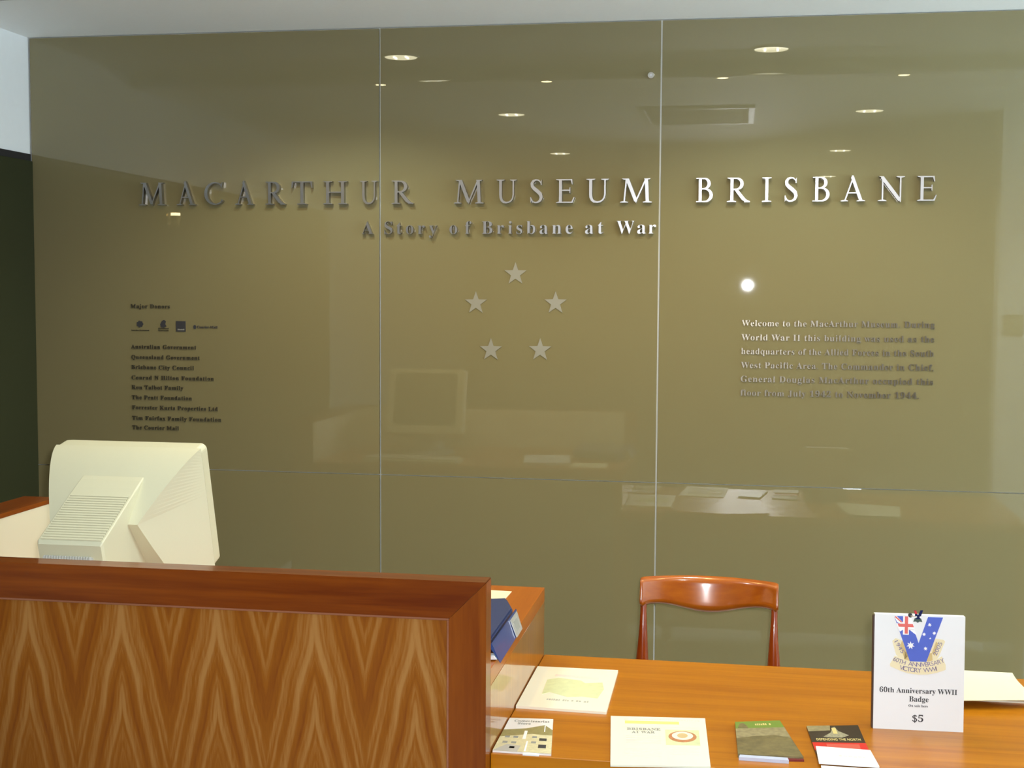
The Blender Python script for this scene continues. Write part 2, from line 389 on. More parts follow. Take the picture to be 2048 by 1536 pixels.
GL = {
 'I': (.42, [stem(.21), ser(.21, 0, .40), ser(.21, 1, .40, False)]),
 'T': (.86, [stem(.43), ser(.43, 0, .40), bar(.02, .975, .84, .975, t_), [(.0,.72),(.035,.72),(.075,.97),(.0,1.)], [(.86,.72),(.825,.72),(.785,.97),(.86,1.)]]),
 'H': (1.0, [stem(.19), stem(.81), ser(.19, 0, .38), ser(.19, 1, .38, False), ser(.81, 0, .38), ser(.81, 1, .38, False), bar(.2, .52, .8, .52, t_)]),
 'E': (.78, [stem(.19), ser(.17, 0, .34), ser(.17, 1, .34, False), bar(.19, .027, .70, .027, t_), bar(.19, .973, .66, .973, t_), bar(.2, .53, .58, .53, t_),
             [(.62, 0), (.70, 0), (.78, .24), (.745, .24)], [(.60, 1), (.68, 1), (.70, .78), (.665, .78)], [(.565, .42), (.60, .40), (.60, .66), (.565, .64)]]),
 'U': (.96, [stem(.19, T_, .34, 1), stem(.80, t_*1.3, .34, 1), ser(.19, 1, .38, False), ser(.80, 1, .32, False),
             stroke([(.19,.36),(.20,.24),(.245,.13),(.33,.055),(.46,.026),(.59,.045),(.70,.11),(.77,.21),(.80,.36)], [T_,T_,T_*.95,T_*.8,t_*1.3,t_*1.2,t_*1.2,t_*1.2,t_*1.3])]),
 'A': (.98, [bar(.46, .98, .82, 0.02, T_*1.05), bar(.485, .95, .17, .02, t_*1.1), bar(.26, .34, .70, .34, t_), ser(.15, 0, .30), ser(.82, 0, .34), [(.40,.93),(.44,1.05),(.50,1.05),(.54,.92)]]),
 'M': (1.20, [bar(.235, .97, .155, .02, t_*1.1), bar(.27, .97, .60, .06, T_*1.05), bar(.60, .06, .965, .97, t_*1.1), bar(.985, .97, 1.03, .02, T_), ser(.15, 0, .30), ser(1.03, 0, .34), [(.06,1.),(.33,1.),(.30,.93),(.12,.965)], [(.90,1.),(1.14,1.),(1.12,.965),(.92,.94)], [(.555,.08),(.60,-.02),(.645,.08)]]),
 'N': (1.10, [bar(.20, .02, .20, .9, t_*1.15), bar(.17, .97, .90, .03, T_*1.1), bar(.92, .02, .92, .98, t_*1.15), ser(.19, 0, .34), ser(.92, 1, .34, False), [(.03,1.),(.25,1.),(.26,.90),(.12,.965)], [(.85,.10),(.945,.10),(.945,-.03),(.90,-.03)]]),
 'R': (.94, [stem(.20), ser(.19, 0, .38), ser(.16, 1, .30, False), arc(.37, .745, .24, .225, 90, -90, wc), bar(.2, .972, .38, .972, t_), bar(.2, .52, .38, .52, t_),
             stroke([(.36,.52),(.50,.34),(.66,.14),(.80,.03)], [T_*.9,T_*1.05,T_*1.1,T_*.7]), [(.70,.0),(.94,.0),(.94,.03),(.80,.09)]]),
 'B': (.80, [stem(.20), bar(.03, .02, .4, .02, SR), bar(.03, .98, .38, .98, SR), arc(.35, .765, .215, .21, 90, -90, wc), arc(.38, .285, .275, .26, 90, -90, wc), bar(.2, .974, .36, .974, t_), bar(.2, .548, .39, .548, t_), bar(.2, .026, .4, .026, t_)]),
 'S': (.60, [stroke([(.50,.80),(.455,.90),(.37,.965),(.27,.975),(.165,.93),(.105,.83),(.12,.70),(.21,.60),(.34,.50),(.46,.38),(.50,.24),(.455,.11),(.35,.035),(.24,.022),(.13,.065),(.07,.20)],
                    [.03,t_*.9,t_*1.1,t_*1.3,T_*.8,T_,T_*1.1,T_*1.2,T_*1.25,T_*1.2,T_*1.05,T_*.85,t_*1.3,t_*1.1,t_,.03]), [(.475,.76),(.515,.76),(.52,.99),(.49,.93)], [(.035,.25),(.075,.25),(.085,.07),(.05,.01)]]),
 'C': (.90, [arc(.50, .50, .43, .47, 48, 312, lambda a: t_+(T_*1.1-t_)*max(0, -math.cos(a))**1.1 if math.cos(a) < 0 else t_*1.0, 34), [(.76,.79),(.80,.76),(.83,1.0),(.79,.96)], [(.76,.22),(.79,.24),(.86,.19),(.82,.13)]]),
}
Y0 = D                         # lettering stands on the glass
def letter(parent, ch, x0, x1, base, h, depth, m, ox=0, oz=0):
    wd, pieces = GL[ch]; bm = bmesh.new()
    for k, p in enumerate(pieces):
        e = k*.00015
        prism(bm, p, lambda u, v, d: (x0+u/wd*(x1-x0)-ox, d, base+v*h-oz), -.0005-e*.2, -depth+e)
    return link_mesh('letter', bm, m, parent)
TITLE = [('M', -2.154, -2.055), ('A', -2.01, -1.94), ('C', -1.904, -1.83), ('A', -1.789, -1.72), ('R', -1.675, -1.601), ('T', -1.577, -1.501), ('H', -1.461, -1.373), ('U', -1.326, -1.2635), ('R', -1.212, -1.134),
         ('M', -.989, -.884), ('U', -.838, -.768), ('S', -.723, -.674), ('E', -.631, -.567), ('U', -.527, -.45), ('M', -.411, -.303),
         ('B', -.157, -.093), ('R', -.052, .024), ('I', .063, .095), ('S', .135, .183), ('B', .226, .29), ('A', .32, .398), ('N', .438, .525), ('E', .564, .626)]
t = thing('wall_lettering', 'large raised silver capitals MACARTHUR MUSEUM BRISBANE on the glass wall', 'sign', (-.76, D, 1.986))
for ch, a, b in TITLE: letter(t, ch, a, b, 1.986, .081, .019, M_['alu'], -.76, 1.986)
t = thing('wall_lettering', 'smaller raised silver line A Story of Brisbane at War under the capitals', 'sign', (-.80, D, 1.881))
WORDS = [('A', -1.322, -1.28), ('Story', -1.239, -1.05), ('of', -1.005, -.927), ('Brisbane', -.89, -.573), ('at', -.53, -.468), ('War', -.422, -.288)]
gl = {}
for wd, a, b in WORDS:
    ms = []
    for ch in wd:
        if ch not in gl:
            me = text_mesh(serif(ch), 1, 1, 1, -.009); xs = [v.co.x for v in me.vertices]; gl[ch] = (me, min(xs), max(xs))
        ms.append(gl[ch])
    sc = .044/.68; tot = sum((m[2]-m[1])*sc for m in ms); gap = (b-a-tot)/max(1, len(ms)-1); x = a
    for ch, (me, l, r) in zip(wd, ms):
        q = me.copy(); dx = .0
        for v in q.vertices: v.co = Vector((x+(v.co.x-l)*sc+.80, -.0005-(v.co.z+.5)*.015, v.co.y*sc))
        q.materials.append(M_['alu']); o = bpy.data.objects.new('letter', q); C.objects.link(o); o.parent = t
        x += (r-l)*sc+gap
# five stars
for (x, z), l in zip([(-.773, 1.743), (-.913, 1.641), (-.632, 1.643), (-.859, 1.478), (-.685, 1.480)],
    ['topmost of five frosted silver stars on the glass wall', 'left of the two middle frosted stars on the glass wall', 'right of the two middle frosted stars on the glass wall',
     'left of the two lowest frosted stars on the glass wall', 'right of the two lowest frosted stars on the glass wall']):
    bm = bmesh.new(); prism(bm, star(0, 0, .041), lambda u, v, d: (u, -d, v), .0004, .0022)
    o = link_mesh('wall_star', bm, M_['frost']); o.location = (x, D, z); tag(o, l, 'star', 'five stars on the glass wall')
# donor list
t = thing('donor_list', 'small dark donor list with four little logos at the left of the glass wall', 'sign', (-2.2, D, 1.4))
pw = lambda u, v, d: (u+2.2, -d-.0004, v-1.4)
rows = [('Major Donors', 1.614, -2.048), ('Australian Government', 1.466, -1.948), ('Queensland Government', 1.428, -1.935), ('Brisbane City Council', 1.391, -1.958),
        ('Conrad N Hilton Foundation', 1.353, -1.882), ('Ron Talbot Family', 1.317, -2.0), ('The Pratt Foundation', 1.28, -1.967),
        ('Forrester Kurts Properties Ltd', 1.243, -1.868), ('Tim Fairfax Family Foundation', 1.204, -1.855), ('The Courier Mail', 1.169, -2.019)]
M_['vinyl'] = mat('dark_bronze_lettering', (.035, .030, .018), .4)
M_['silverline'] = mat('grey_metal_lettering', (.12, .105, .08), .30, metal=.8)
for s, z, xe in rows: text_part('text_line', s, M_['vinyl'], t, pw, -2.2, xe, z, .0145, .003, spacing=1.12)
def blob(cx, cz, rx, rz, n=14, j=.2):
    return [(cx+rx*math.cos(2*PI*i/n)*(1-j*(i % 2)), cz+rz*math.sin(2*PI*i/n)*(1-j*(i % 2))) for i in range(n)]
lg = flat('logo', blob(-2.165, 1.556, .014, .013), M_['ink'], t, pw, .002)      # crest above two words
text_part('text_line', 'Australian Government', M_['vinyl'], t, pw, -2.199, -2.129, 1.531, .005, .002, ser=False)
flat('logo', [(-2.083, 1.545), (-2.086, 1.556), (-2.079, 1.568), (-2.071, 1.572), (-2.064, 1.567), (-2.067, 1.556), (-2.062, 1.549), (-2.073, 1.543)], M_['ink'], t, pw, .002)
text_part('text_line', 'Queensland', M_['vinyl'], t, pw, -2.094, -2.054, 1.5385, .005, .002, ser=False)
text_part('text_line', 'Government', M_['vinyl'], t, pw, -2.094, -2.054, 1.531, .005, .002, ser=False)
flat('logo', rect(-2.025, 1.530, -1.988, 1.568), M_['ink'], t, pw, .002)
faint_words(M_['ink_grey'], t, lambda u, v, d: (u+2.2, -d-.0026, v-1.4), -2.018, -1.996, 1.535, .005, 2)
flat('logo', blob(-1.953, 1.547, .006, .008, 12, .1), M_['ink'], t, pw, .002)
text_part('text_line', 'Courier-Mail', M_['ink'], t, pw, -1.944, -1.866, 1.543, .009, .002)
# welcome text
t = thing('welcome_text', 'six lines of small silver welcome text at the right of the glass wall', 'sign', (.3, D, 1.45))
pw2 = lambda u, v, d: (u-.3, -d-.0004, v-1.45)
for s, z, xe in zip(['Welcome to the MacArthur Museum. During', 'World War II this building was used as the', 'headquarters of the Allied Forces in the South',
                     'West Pacific Area. The Commander in Chief,', 'General Douglas MacArthur occupied this', 'floor from July 1942 to November 1944.'],
                    [1.570, 1.522, 1.475, 1.428, 1.381, 1.334], [.633]*5+[.589]):
    text_part('text_line', s, M_['silverline'], t, pw2, .004, xe, z, .020, .0025, spacing=1.1)

# ------------------------------------------------------------------ reception counter (high part with privacy screen)
XC, YP, YT, ZT, ZK, ZP = -.4947, 2.661, 3.428, .73, .9085, 1.0992
t = thing('reception_counter', 'tall wooden reception counter with framed veneer front and raised screen', 'counter', (-1.3, 3.0, 0))
OX, OY = -1.3, 3.0
def cb(name, m, x0, x1, y0, y1, z0, z1, bev=.0015, parent=None):
    return mkbox(name, m, parent or t, x0-OX, x1-OX, y0-OY, y1-OY, z0, z1, bev)
XW = -1.886
XE = XW-.10
FW = .077                      # face width of the frame
YA = 2.606
def quadprism(name, m, pts, y0, y1, parent=None):
    bm = bmesh.new(); prism(bm, [(a-OX, b) for a, b in pts], lambda u, v, d: (u, d, v), y0-OY, y1-OY)
    bmesh.ops.bevel(bm, geom=bm.edges[:], offset=.0012, segments=2, affect='EDGES')
    return link_mesh(name, bm, m, parent or t)
quadprism('top_rail', M_['frame_wood'], [(XE, ZP), (XC, ZP), (XC-FW, ZP-FW), (XE, ZP-FW)], YA, YP)
quadprism('stile', M_['frame_wood_v'], [(XC, ZP-.0006), (XC, 0.0), (XC-FW, 0.0), (XC-FW, ZP-FW-.0006)], YA, YP)
cb('stile', M_['frame_wood_v'], XE, XE+FW, YA, YP, 0, ZP-FW-.0005)
cb('bottom_rail', M_['frame_wood'], XE+FW+.0005, XC-FW-.0005, YA, YP, 0, .10)
cb('veneer_panel', M_['veneer'], XE+FW-.002, XC-FW+.002, YA+.012, YP-.008, .098, ZP-FW+.002, 0)
x0, x1, z1 = XE+FW, XC-FW, ZP-FW
bm = bmesh.new()
box(bm, x0-OX, x1-OX, YA+.001-OY, YA+.012-OY, z1-.0045, z1, .0012); link_mesh('bead', bm, M_['bead'], t)
bm = bmesh.new(); box(bm, x1-.0045-OX, x1-OX, YA+.001-OY, YA+.012-OY, .10, z1-.0045, .0012); link_mesh('bead', bm, M_['bead'], t)
cb('inner_lining', M_['laminate'], XW+.003, XC-FW+.02, YP, YP+.008, ZK+.0005, ZP-.006, 0)
# left wing of the screen, cream inside
cb('wing_screen', M_['frame_wood_y'], XE, XW-.004, YP+.0005, YT+.03, 0, ZP)
cb('wing_lining', M_['laminate'], XW-.004, XW, YP+.001, YT+.018, ZK+.0005, ZP-.012, 0)
cb('wing_edge', M_['frame_wood_v'], XW-.004, XW+.0015, YT+.018, YT+.03, ZK, ZP-.0005, .0005)
cb('wing_cap', M_['frame_wood_y'], XW-.004, XW+.0015, YP+.001, YT+.018, ZP-.012, ZP, .0005)
# worktop with mitred right end down to the floor
cb('counter_top', M_['counter_wood'], XW-.004, XC, YP+.0005, YT, ZK-.036, ZK, .001)
cb('end_panel', M_['side_wood'], XC-.036, XC-.0002, YP+.0005, YT-.0005, 0, ZK-.0365, .001)
cb('modesty_panel', M_['laminate'], XE+.06, XC-.04, 2.69, 2.71, .1, ZK-.04, 0)

# low table
t = thing('reception_table', 'low orange wooden reception table with leaflets on top beside the counter', 'table', (.35, 3.045, 0))
def tb(name, m, x0, x1, y0, y1, z0, z1, bev=.0015): return mkbox(name, m, t, x0-.35, x1-.35, y0-3.045, y1-3.045, z0, z1, bev)
tb('table_top', M_['table_wood'], XC+.0008, 1.19, YP-.002, YT, ZT-.036, ZT, .0015)
tb('front_panel', M_['table_wood'], XC+.001, 1.19, YP+.03, YP+.05, .05, ZT-.037, 0)
tb('leg', M_['side_wood'], 1.15, 1.19, YP+.06, YT-.02, 0, ZT-.037)
tb('leg', M_['side_wood'], XC+.001, XC+.04, YP+.06, YT-.02, 0, ZT-.037)

# ------------------------------------------------------------------ chair
def tube(bm, secs, n=16):
    """secs: list of (centre, rx, ry) ellipses in planes normal to Z"""
    rows = [[bm.verts.new((c[0]+rx*math.cos(2*PI*i/n), c[1]+ry*math.sin(2*PI*i/n), c[2])) for i in range(n)] for c, rx, ry in secs]
    for a, b in zip(rows[:-1], rows[1:]):
        for i in range(n): bm.faces.new([a[i], a[(i+1) % n], b[(i+1) % n], b[i]])
    bm.faces.new(rows[0][::-1]); bm.faces.new(rows[-1])
CX, CY = -.079, 3.70
t = thing('wooden_chair', 'glossy reddish wooden chair with curved backrest behind the table', 'chair', (CX, CY, 0))
bm = bmesh.new()         # backrest: a bowed board with a drooping lower edge
NU, NV = 44, 10
def back_pt(i, j, side):
    s = -1+2*i/NU; x = s*.2025
    top = .832-.001*s; 
    low = .754-.027*(math.cos(min(1, abs(s)/.80)*PI)*.5+.5)
    if abs(s) > .82: low -= ((abs(s)-.82)/.18)**3*.026
    low += max(0, (abs(s)-.95)/.05)**2*.026
    top -= .003*max(0, (abs(s)-.93)/.07)**2
    v = j/NV; z = low+(top-low)*v
    y = .25+.055*(1-s*s) + .021*(v-.5)           # bowed away from the table
    th = .0115+.008*abs(s)**6
    prof = math.sqrt(max(0, 1-(2*v-1)**8))*.9+.1
    return (x, y+side*th*prof, z)
F = [[bm.verts.new(back_pt(i, j, -1)) for j in range(NV+1)] for i in range(NU+1)]
B = [[bm.verts.new(back_pt(i, j, 1)) for j in range(NV+1)] for i in range(NU+1)]
for i in range(NU):
    for j in range(NV):
        bm.faces.new([F[i][j], F[i+1][j], F[i+1][j+1], F[i][j+1]]); bm.faces.new([B[i][j], B[i][j+1], B[i+1][j+1], B[i+1][j]])
    bm.faces.new([F[i][0], B[i][0], B[i+1][0], F[i+1][0]]); bm.faces.new([F[i][NV], F[i+1][NV], B[i+1][NV], B[i][NV]])
for i in (0, NU):
    for j in range(NV): bm.faces.new([F[i][j], F[i][j+1], B[i][j+1], B[i][j]])
bmesh.ops.bevel(bm, geom=[e for e in bm.edges if e.calc_face_angle(0) > .9], offset=.003, segments=2, affect='EDGES')
link_mesh('backrest', bm, M_['chair_wood'], t, smooth=True)
for s in (-1, 1):
    bm = bmesh.new()
    secs = [((s*.205, .20, .0), .010, .011), ((s*.196, .20, .30), .014, .015), ((s*.193, .205, .44), .0185, .020), ((s*.192, .21, .50), .019, .020), ((s*.192, .215, .585), .0195, .019),
            ((s*.191, .228, .67), .0130, .016), ((s*.1915, .240, .73), .0095, .0125), ((s*.192, .248, .765), .0095, .0105), ((s*.192, .258, .80), .0090, .0095), ((s*.192, .263, .820), .0080, .0080)]
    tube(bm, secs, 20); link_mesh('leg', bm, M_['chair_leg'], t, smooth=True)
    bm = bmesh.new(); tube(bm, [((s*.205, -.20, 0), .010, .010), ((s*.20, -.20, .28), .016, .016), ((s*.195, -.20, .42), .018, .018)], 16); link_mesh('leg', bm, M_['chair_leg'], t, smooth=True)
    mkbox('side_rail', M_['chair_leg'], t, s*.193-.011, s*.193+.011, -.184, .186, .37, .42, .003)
mkbox('front_rail', M_['chair_wood'], t, -.18, .18, -.211, -.189, .37, .42, .003)
mkbox('rear_rail', M_['chair_wood'], t, -.175, .175, .19, .212, .37, .42, .003)
mkbox('seat', M_['seat_cloth'], t, -.205, .205, -.215, .178, .421, .455, .012)

# ------------------------------------------------------------------ monitor
MX, MY, MZ = -1.452, 3.12, ZK
t = thing('crt_monitor', 'bulky beige computer monitor seen from behind on the counter', 'monitor', (MX, MY, MZ+.0008))
TILT = math.radians(15)
def mp(u, v, w):     # u right, v towards the public side, w up the face; the screen is tilted to look up
    ct, st_ = math.cos(TILT), math.sin(TILT)
    return (u, -v*ct-w*st_, .103+w*ct-v*st_)
def loft(bm, secs):
    rows = []
    for v, u0, u1, w0, w1, rad in secs:
        pts = []; n = 5
        for (cx, cz, a0) in ((u1-rad, w1-rad, 0), (u0+rad, w1-rad, 90), (u0+rad, w0+rad, 180), (u1-rad, w0+rad, 270)):
            for k in range(n+1):
                a = math.radians(a0+90*k/n); pts.append(mp(cx+rad*math.cos(a), v, cz+rad*math.sin(a)))
        rows.append([bm.verts.new(p) for p in pts])
    for a, b in zip(rows[:-1], rows[1:]):
        m = len(a)
        for i in range(m): bm.faces.new([a[i], a[(i+1) % m], b[(i+1) % m], b[i]])
    bm.faces.new(rows[0]); bm.faces.new(rows[-1][::-1])
bm = bmesh.new()
loft(bm, [(-.012, -.180, .180, .004, .307, .014), (.0, -.186, .186, 0, .311, .014), (.034, -.186, .186, 0, .312, .012)])
link_mesh('bezel', bm, M_['beige'], t)
bm = bmesh.new(); loft(bm, [(-.014, -.145, .145, .045, .285, .02), (-.0125, -.15, .15, .04, .29, .02)]); link_mesh('screen', bm, M_['screen'], t)
# rear shell: a rounded hood that narrows as it drops, flat slanting cheeks
bm = bmesh.new(); prof = []; NH = 18
for i in range(NH+1):
    p = i/NH
    prof.append((.034+.215*p, .312-.104*p**1.6, .186-.079*p**1.3, .312-.12*p))
for v, w_, hw, fw in [(.215, .135, .1195, .10), (.18, .065, .132, .05), (.15, .006, .143, .002)]: prof.append((v, w_, hw, fw))
Ra = [bm.verts.new(mp(hw, v, w_)) for v, w_, hw, fw in prof]; La = [bm.verts.new(mp(-hw, v, w_)) for v, w_, hw, fw in prof]
Rf = [bm.verts.new(mp(.1855, .034, fw)) for v, w_, hw, fw in prof]; Lf = [bm.verts.new(mp(-.1855, .034, fw)) for v, w_, hw, fw in prof]
hood = []
for i in range(len(prof)-1):
    hood.append(bm.faces.new([Ra[i], Ra[i+1], La[i+1], La[i]]))
    if i == 0:
        bm.faces.new([Ra[0], Rf[1], Ra[1]]); bm.faces.new([La[0], La[1], Lf[1]])
    else:
        bm.faces.new([Ra[i], Rf[i], Rf[i+1], Ra[i+1]]); bm.faces.new([La[i], La[i+1], Lf[i+1], Lf[i]])
bm.faces.new([Ra[-1], Rf[-1], Lf[-1], La[-1]])
bmesh.ops.split_edges(bm, edges=list({e for f_ in hood for e in f_.edges if any(g_ not in hood for g_ in e.link_faces)}))
for f_ in hood[:NH-1]: f_.smooth = True
link_mesh('rear_shell', bm, M_['beige'], t)
bm = bmesh.new()
BX0, BX1 = -.070, .085
V0, W0, V1, W1 = .212, .262, .372, .222
loft(bm, [(.12, BX0, BX1, .03, .282, .004), (.155, BX0, BX1, .03, .276, .004), (.185, BX0, BX1, .03, .269, .004), (V0, BX0, BX1, .03, W0, .003), (V1, BX0, BX1, .04, W1, .003), (V1+.008, BX0+.003, BX1-.003, .044, W1-.006, .003)])
link_mesh('tube_housing', bm, M_['beige'], t)
# ribs on the sloping housing top; a dark plate paints the shade between them
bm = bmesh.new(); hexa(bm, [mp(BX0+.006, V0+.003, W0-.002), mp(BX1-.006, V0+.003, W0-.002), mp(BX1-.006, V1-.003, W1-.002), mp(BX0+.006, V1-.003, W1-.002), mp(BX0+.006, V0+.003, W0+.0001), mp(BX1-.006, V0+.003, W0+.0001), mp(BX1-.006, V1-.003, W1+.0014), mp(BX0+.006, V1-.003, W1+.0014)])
vp = link_mesh('vent_shade_plate', bm, M_['vent'], t)
NR = 19
for i in range(NR):
    k = (i+.6)/(NR+.2); v = V0+(V1-V0)*k; w = W0+(W1-W0)*k
    bm = bmesh.new(); dv, dw = .0026, -.0006
    a = [mp(BX0+.006, v-dv, w-dw+.0002), mp(BX1-.006, v-dv, w-dw+.0002), mp(BX1-.006, v+dv, w+dw+.0002), mp(BX0+.006, v+dv, w+dw+.0002)]
    b = [Vector(p)+Vector((0, -.0004, .0024)) for p in a]
    hexa(bm, a+b); link_mesh('vent_rib', bm, M_['beige'], vp)
VR = V1+.008
bm = bmesh.new(); hexa(bm, [mp(BX0+.012, VR-.001, .10), mp(BX1-.024, VR-.001, .10), mp(BX1-.024, VR-.001, W1-.034), mp(BX0+.012, VR-.001, W1-.034), mp(BX0+.014, VR+.010, .102), mp(BX1-.026, VR+.010, .102), mp(BX1-.026, VR+.010, W1-.038), mp(BX0+.014, VR+.010, W1-.038)])
rp = link_mesh('rear_plate', bm, M_['beige_flash_lit'], t)
for i in range(18):
    u = BX0+.018+i*.0063; q = W1-.036
    bm = bmesh.new(); hexa(bm, [mp(u, VR+.004, q-.010), mp(u+.003, VR+.004, q-.010), mp(u+.003, VR+.004, q+.006), mp(u, VR+.004, q+.006), mp(u, VR+.014, q-.010), mp(u+.003, VR+.014, q-.010), mp(u+.003, VR+.009, q+.006), mp(u, VR+.009, q+.006)])
    link_mesh('vent_fin', bm, M_['beige_flash_lit'], rp)
bm = bmesh.new(); cyl(bm, (0, -.14, 0), .115, .018, 'Z', 40, .105); cyl(bm, (0, -.14, .018), .07, .085, 'Z', 32, .06); link_mesh('swivel_base', bm, M_['beige_flash_lit'], t)

# keyboard and pad on the counter, mirrored in the glass
t = thing('keyboard', 'cream computer keyboard lying behind the privacy screen', 'keyboard', (-1.45, 3.34, ZK+.0008), math.radians(3))
bm = bmesh.new(); box(bm, -.22, .22, -.065, .065, 0, .018, .004); kc = link_mesh('case', bm, M_['beige'], t)
for r_ in range(5):
    bm = bmesh.new()
    for k in range(15): box(bm, -.21+k*.0283, -.21+k*.0283+.023, -.058+r_*.0235, -.058+r_*.0235+.019, .018, .025, .002, 1)
    link_mesh('key_row', bm, M_['key'], kc)
t = thing('notepad', 'white notepad lying on the counter near the blue binder', 'notepad', (-.86, 3.18, ZK+.0014), math.radians(-8))
mkbox('pages', M_['paper'], t, -.105, .105, -.14, .14, 0, .010)
mkbox('backing', M_['board'], t, -.106, .106, -.141, .141, -.0005, .0, 0)

# paper sheet on the counter
bm = bmesh.new(); prism(bm, [(-.575, 3.205), (-.571, 3.362), (-.73, 3.372), (-.735, 3.215)], lambda u, v, d: (u+.65, v-3.29, d), 0, .0012)
o = link_mesh('paper_sheet', bm, M_['cream_paper']); o.location = (-.65, 3.29, ZK); tag(o, 'cream paper sheet lying on the high counter behind the blue binder', 'paper')

# blue binder drooping over the counter end
t = thing('ring_binder', 'navy blue ring binder with silver label hanging over the counter end', 'binder', (-.56, 2.9, ZK+.0008))
def bl(p): return (p[0]+.56, p[1]-2.9, p[2]-ZK)
bm = bmesh.new()
cov = [(-.760, 3.02), (-.760, 2.70), (-.512, 2.70), (-.512, 3.030), (-.545, 3.135), (-.60, 3.115)]
prism(bm, cov, lambda u, v, d: bl((u, v, ZK+.0005+d)), 0, .036)
bmesh.ops.bevel(bm, geom=bm.edges[:], offset=.004, segments=2, affect='EDGES'); link_mesh('cover', bm, M_['blue'], t, smooth=False)
bm = bmesh.new()
hexa(bm, [bl(p) for p in [(-.4915, 2.722, .9100), (-.486, 2.724, .900), (-.486, 3.004, .902), (-.4915, 3.010, .9100), (-.509, 2.715, .938), (-.504, 2.715, .946), (-.504, 3.030, .946), (-.509, 3.036, .938)]])
bmesh.ops.bevel(bm, geom=bm.edges[:], offset=.0015, segments=2, affect='EDGES'); link_mesh('spine', bm, M_['blue2'], t)
E_ = [Vector((-.4855, 2.925, .9045)), Vector((-.4855, 3.000, .9055)), Vector((-.5015, 3.016, .942)), Vector((-.5015, 2.93, .9415))]
nn = Vector((.93, 0, .37))*.0018
bm = bmesh.new(); hexa(bm, [bl(p) for p in E_]+[bl(p+nn) for p in E_]); o = link_mesh('label_holder', bm, M_['silver_label'], t); o['label'] = 'silver label holder'
bm = bmesh.new()
cI = [E_[0].lerp(E_[2], k) for k in (.22, .78)]; q = [E_[0].lerp(E_[2], .22), E_[1].lerp(E_[3], .22), E_[2].lerp(E_[0], .22), E_[3].lerp(E_[1], .22)]
hexa(bm, [bl(p+nn) for p in q]+[bl(p+nn*1.3) for p in q]); link_mesh('label_print', bm, M_['ink_grey'], o)
bm = bmesh.new(); hexa(bm, [bl(p) for p in [(-.514, 2.713, .9105), (-.493, 2.718, .9105), (-.493, 2.735, .9105), (-.514, 2.735, .9105), (-.514, 2.708, .919), (-.499, 2.714, .919), (-.499, 2.735, .919), (-.514, 2.735, .919)]])
link_mesh('page_edges', bm, M_['paper'], t)

# ------------------------------------------------------------------ leaflets on the table
def quad_map(P, z, base, o):
    """unit square (u right, v away) mapped onto four table corners: near-left, near-right, far-right, far-left"""
    a, b, c, d_ = [Vector(p) for p in P]
    def f(u, v, d):
        p = (a*(1-u)+b*u)*(1-v)+(d_*(1-u)+c*u)*v
        return (p.x-o[0], p.y-o[1], z+d-o[2])
    return f
def leaflet(name, label, P, thick, m, group=None, pname='pages'):
    cx = sum(p[0] for p in P)/4; cy = sum(p[1] for p in P)/4; o = (cx, cy, ZT)
    t = thing(name, label, 'leaflet', o, 0, group)
    f = quad_map(P, ZT, 0, o)
    flat(pname, rect(0, 0, 1, 1), m, t, f, thick, 0)
    top = lambda u, v, d: f(u, v, thick+d)
    return t, f, top
ink = .0004
# A: pale stack next to the counter
t, f, g = leaflet('leaflet', 'white leaflet stack with pale green picture beside the counter end', [(-.4925, 2.965), (-.284, 2.958), (-.288, 3.297), (-.492, 3.294)], .006, M_['newsprint'], 'leaflets on the table')
flat('print', [(.22, .30), (.30, .36), (.52, .27), (.68, .30), (.86, .28), (.90, .50), (.86, .66), (.66, .62), (.60, .68), (.32, .72), (.20, .66)], M_['pale_green'], t, g, ink)
flat('print', [(.27, .76), (.80, .73), (.80, .78), (.27, .81)], M_['pale_pink'], t, g, ink)
faint_words(M_['pale_dark'], t, g, .30, .78, .175, .035, 3)
# B: newsletter
t, f, g = leaflet('leaflet', 'white newsletter with yellow headline bar at the front table edge', [(-.243, 2.628), (-.044, 2.655), (-.063, 2.960), (-.272, 2.938)], .004, M_['newsprint'], 'leaflets on the table')
flat('print', rect(.15, .84, .72, .90), M_['yellow'], t, g, ink)
faint_words(M_['pale_grey'], t, g, .14, .93, .925, .030, 5)
flat('print', rect(.12, .765, .93, .772), M_['pale_grey'], t, g, ink)
text_part('text_line', 'BRISBANE', M_['ink_grey'], t, g, .17, .52, .70, .045, .0006)
text_part('text_line', 'AT WAR', M_['ink_grey'], t, g, .22, .46, .635, .045, .0006)
for k in range(4): flat('print', rect(.16, .56-k*.045, .52, .585-k*.045), M_['pale_pink'], t, g, ink)
for k in range(4): flat('print', rect(.15, .30-k*.045, .52, .307-k*.045), M_['pale_grey'], t, g, ink)
flat('print', rect(.57, .40, .92, .72), M_['pale_green'], t, g, ink)
ring_o = [(.745+.145*math.cos(a*PI/12), .575+.115*math.sin(a*PI/12)) for a in range(24)]
gg = lambda u, v, d: g(u, v, d+ink)
flat('print', ring_o, mat('rust_print', (.52, .22, .09), .5, noise=(150, .4)), t, gg, ink)
g2 = lambda u, v, d: g(u, v, d+2*ink)
flat('print', [(.745+.11*math.cos(a*PI/12), .59+.085*math.sin(a*PI/12)) for a in range(24)], M_['newsprint'], t, g2, ink)
g3 = lambda u, v, d: g(u, v, d+3*ink)
flat('print', [(.745+.055*math.cos(a*PI/6), .59+.05*math.sin(a*PI/6)) for a in range(12)], mat('ochre_print', (.62, .45, .22), .5), t, g3, ink)
for k in range(4): flat('print', rect(.60, .34-k*.04, .90, .347-k*.04), M_['pale_grey'], t, g, ink)
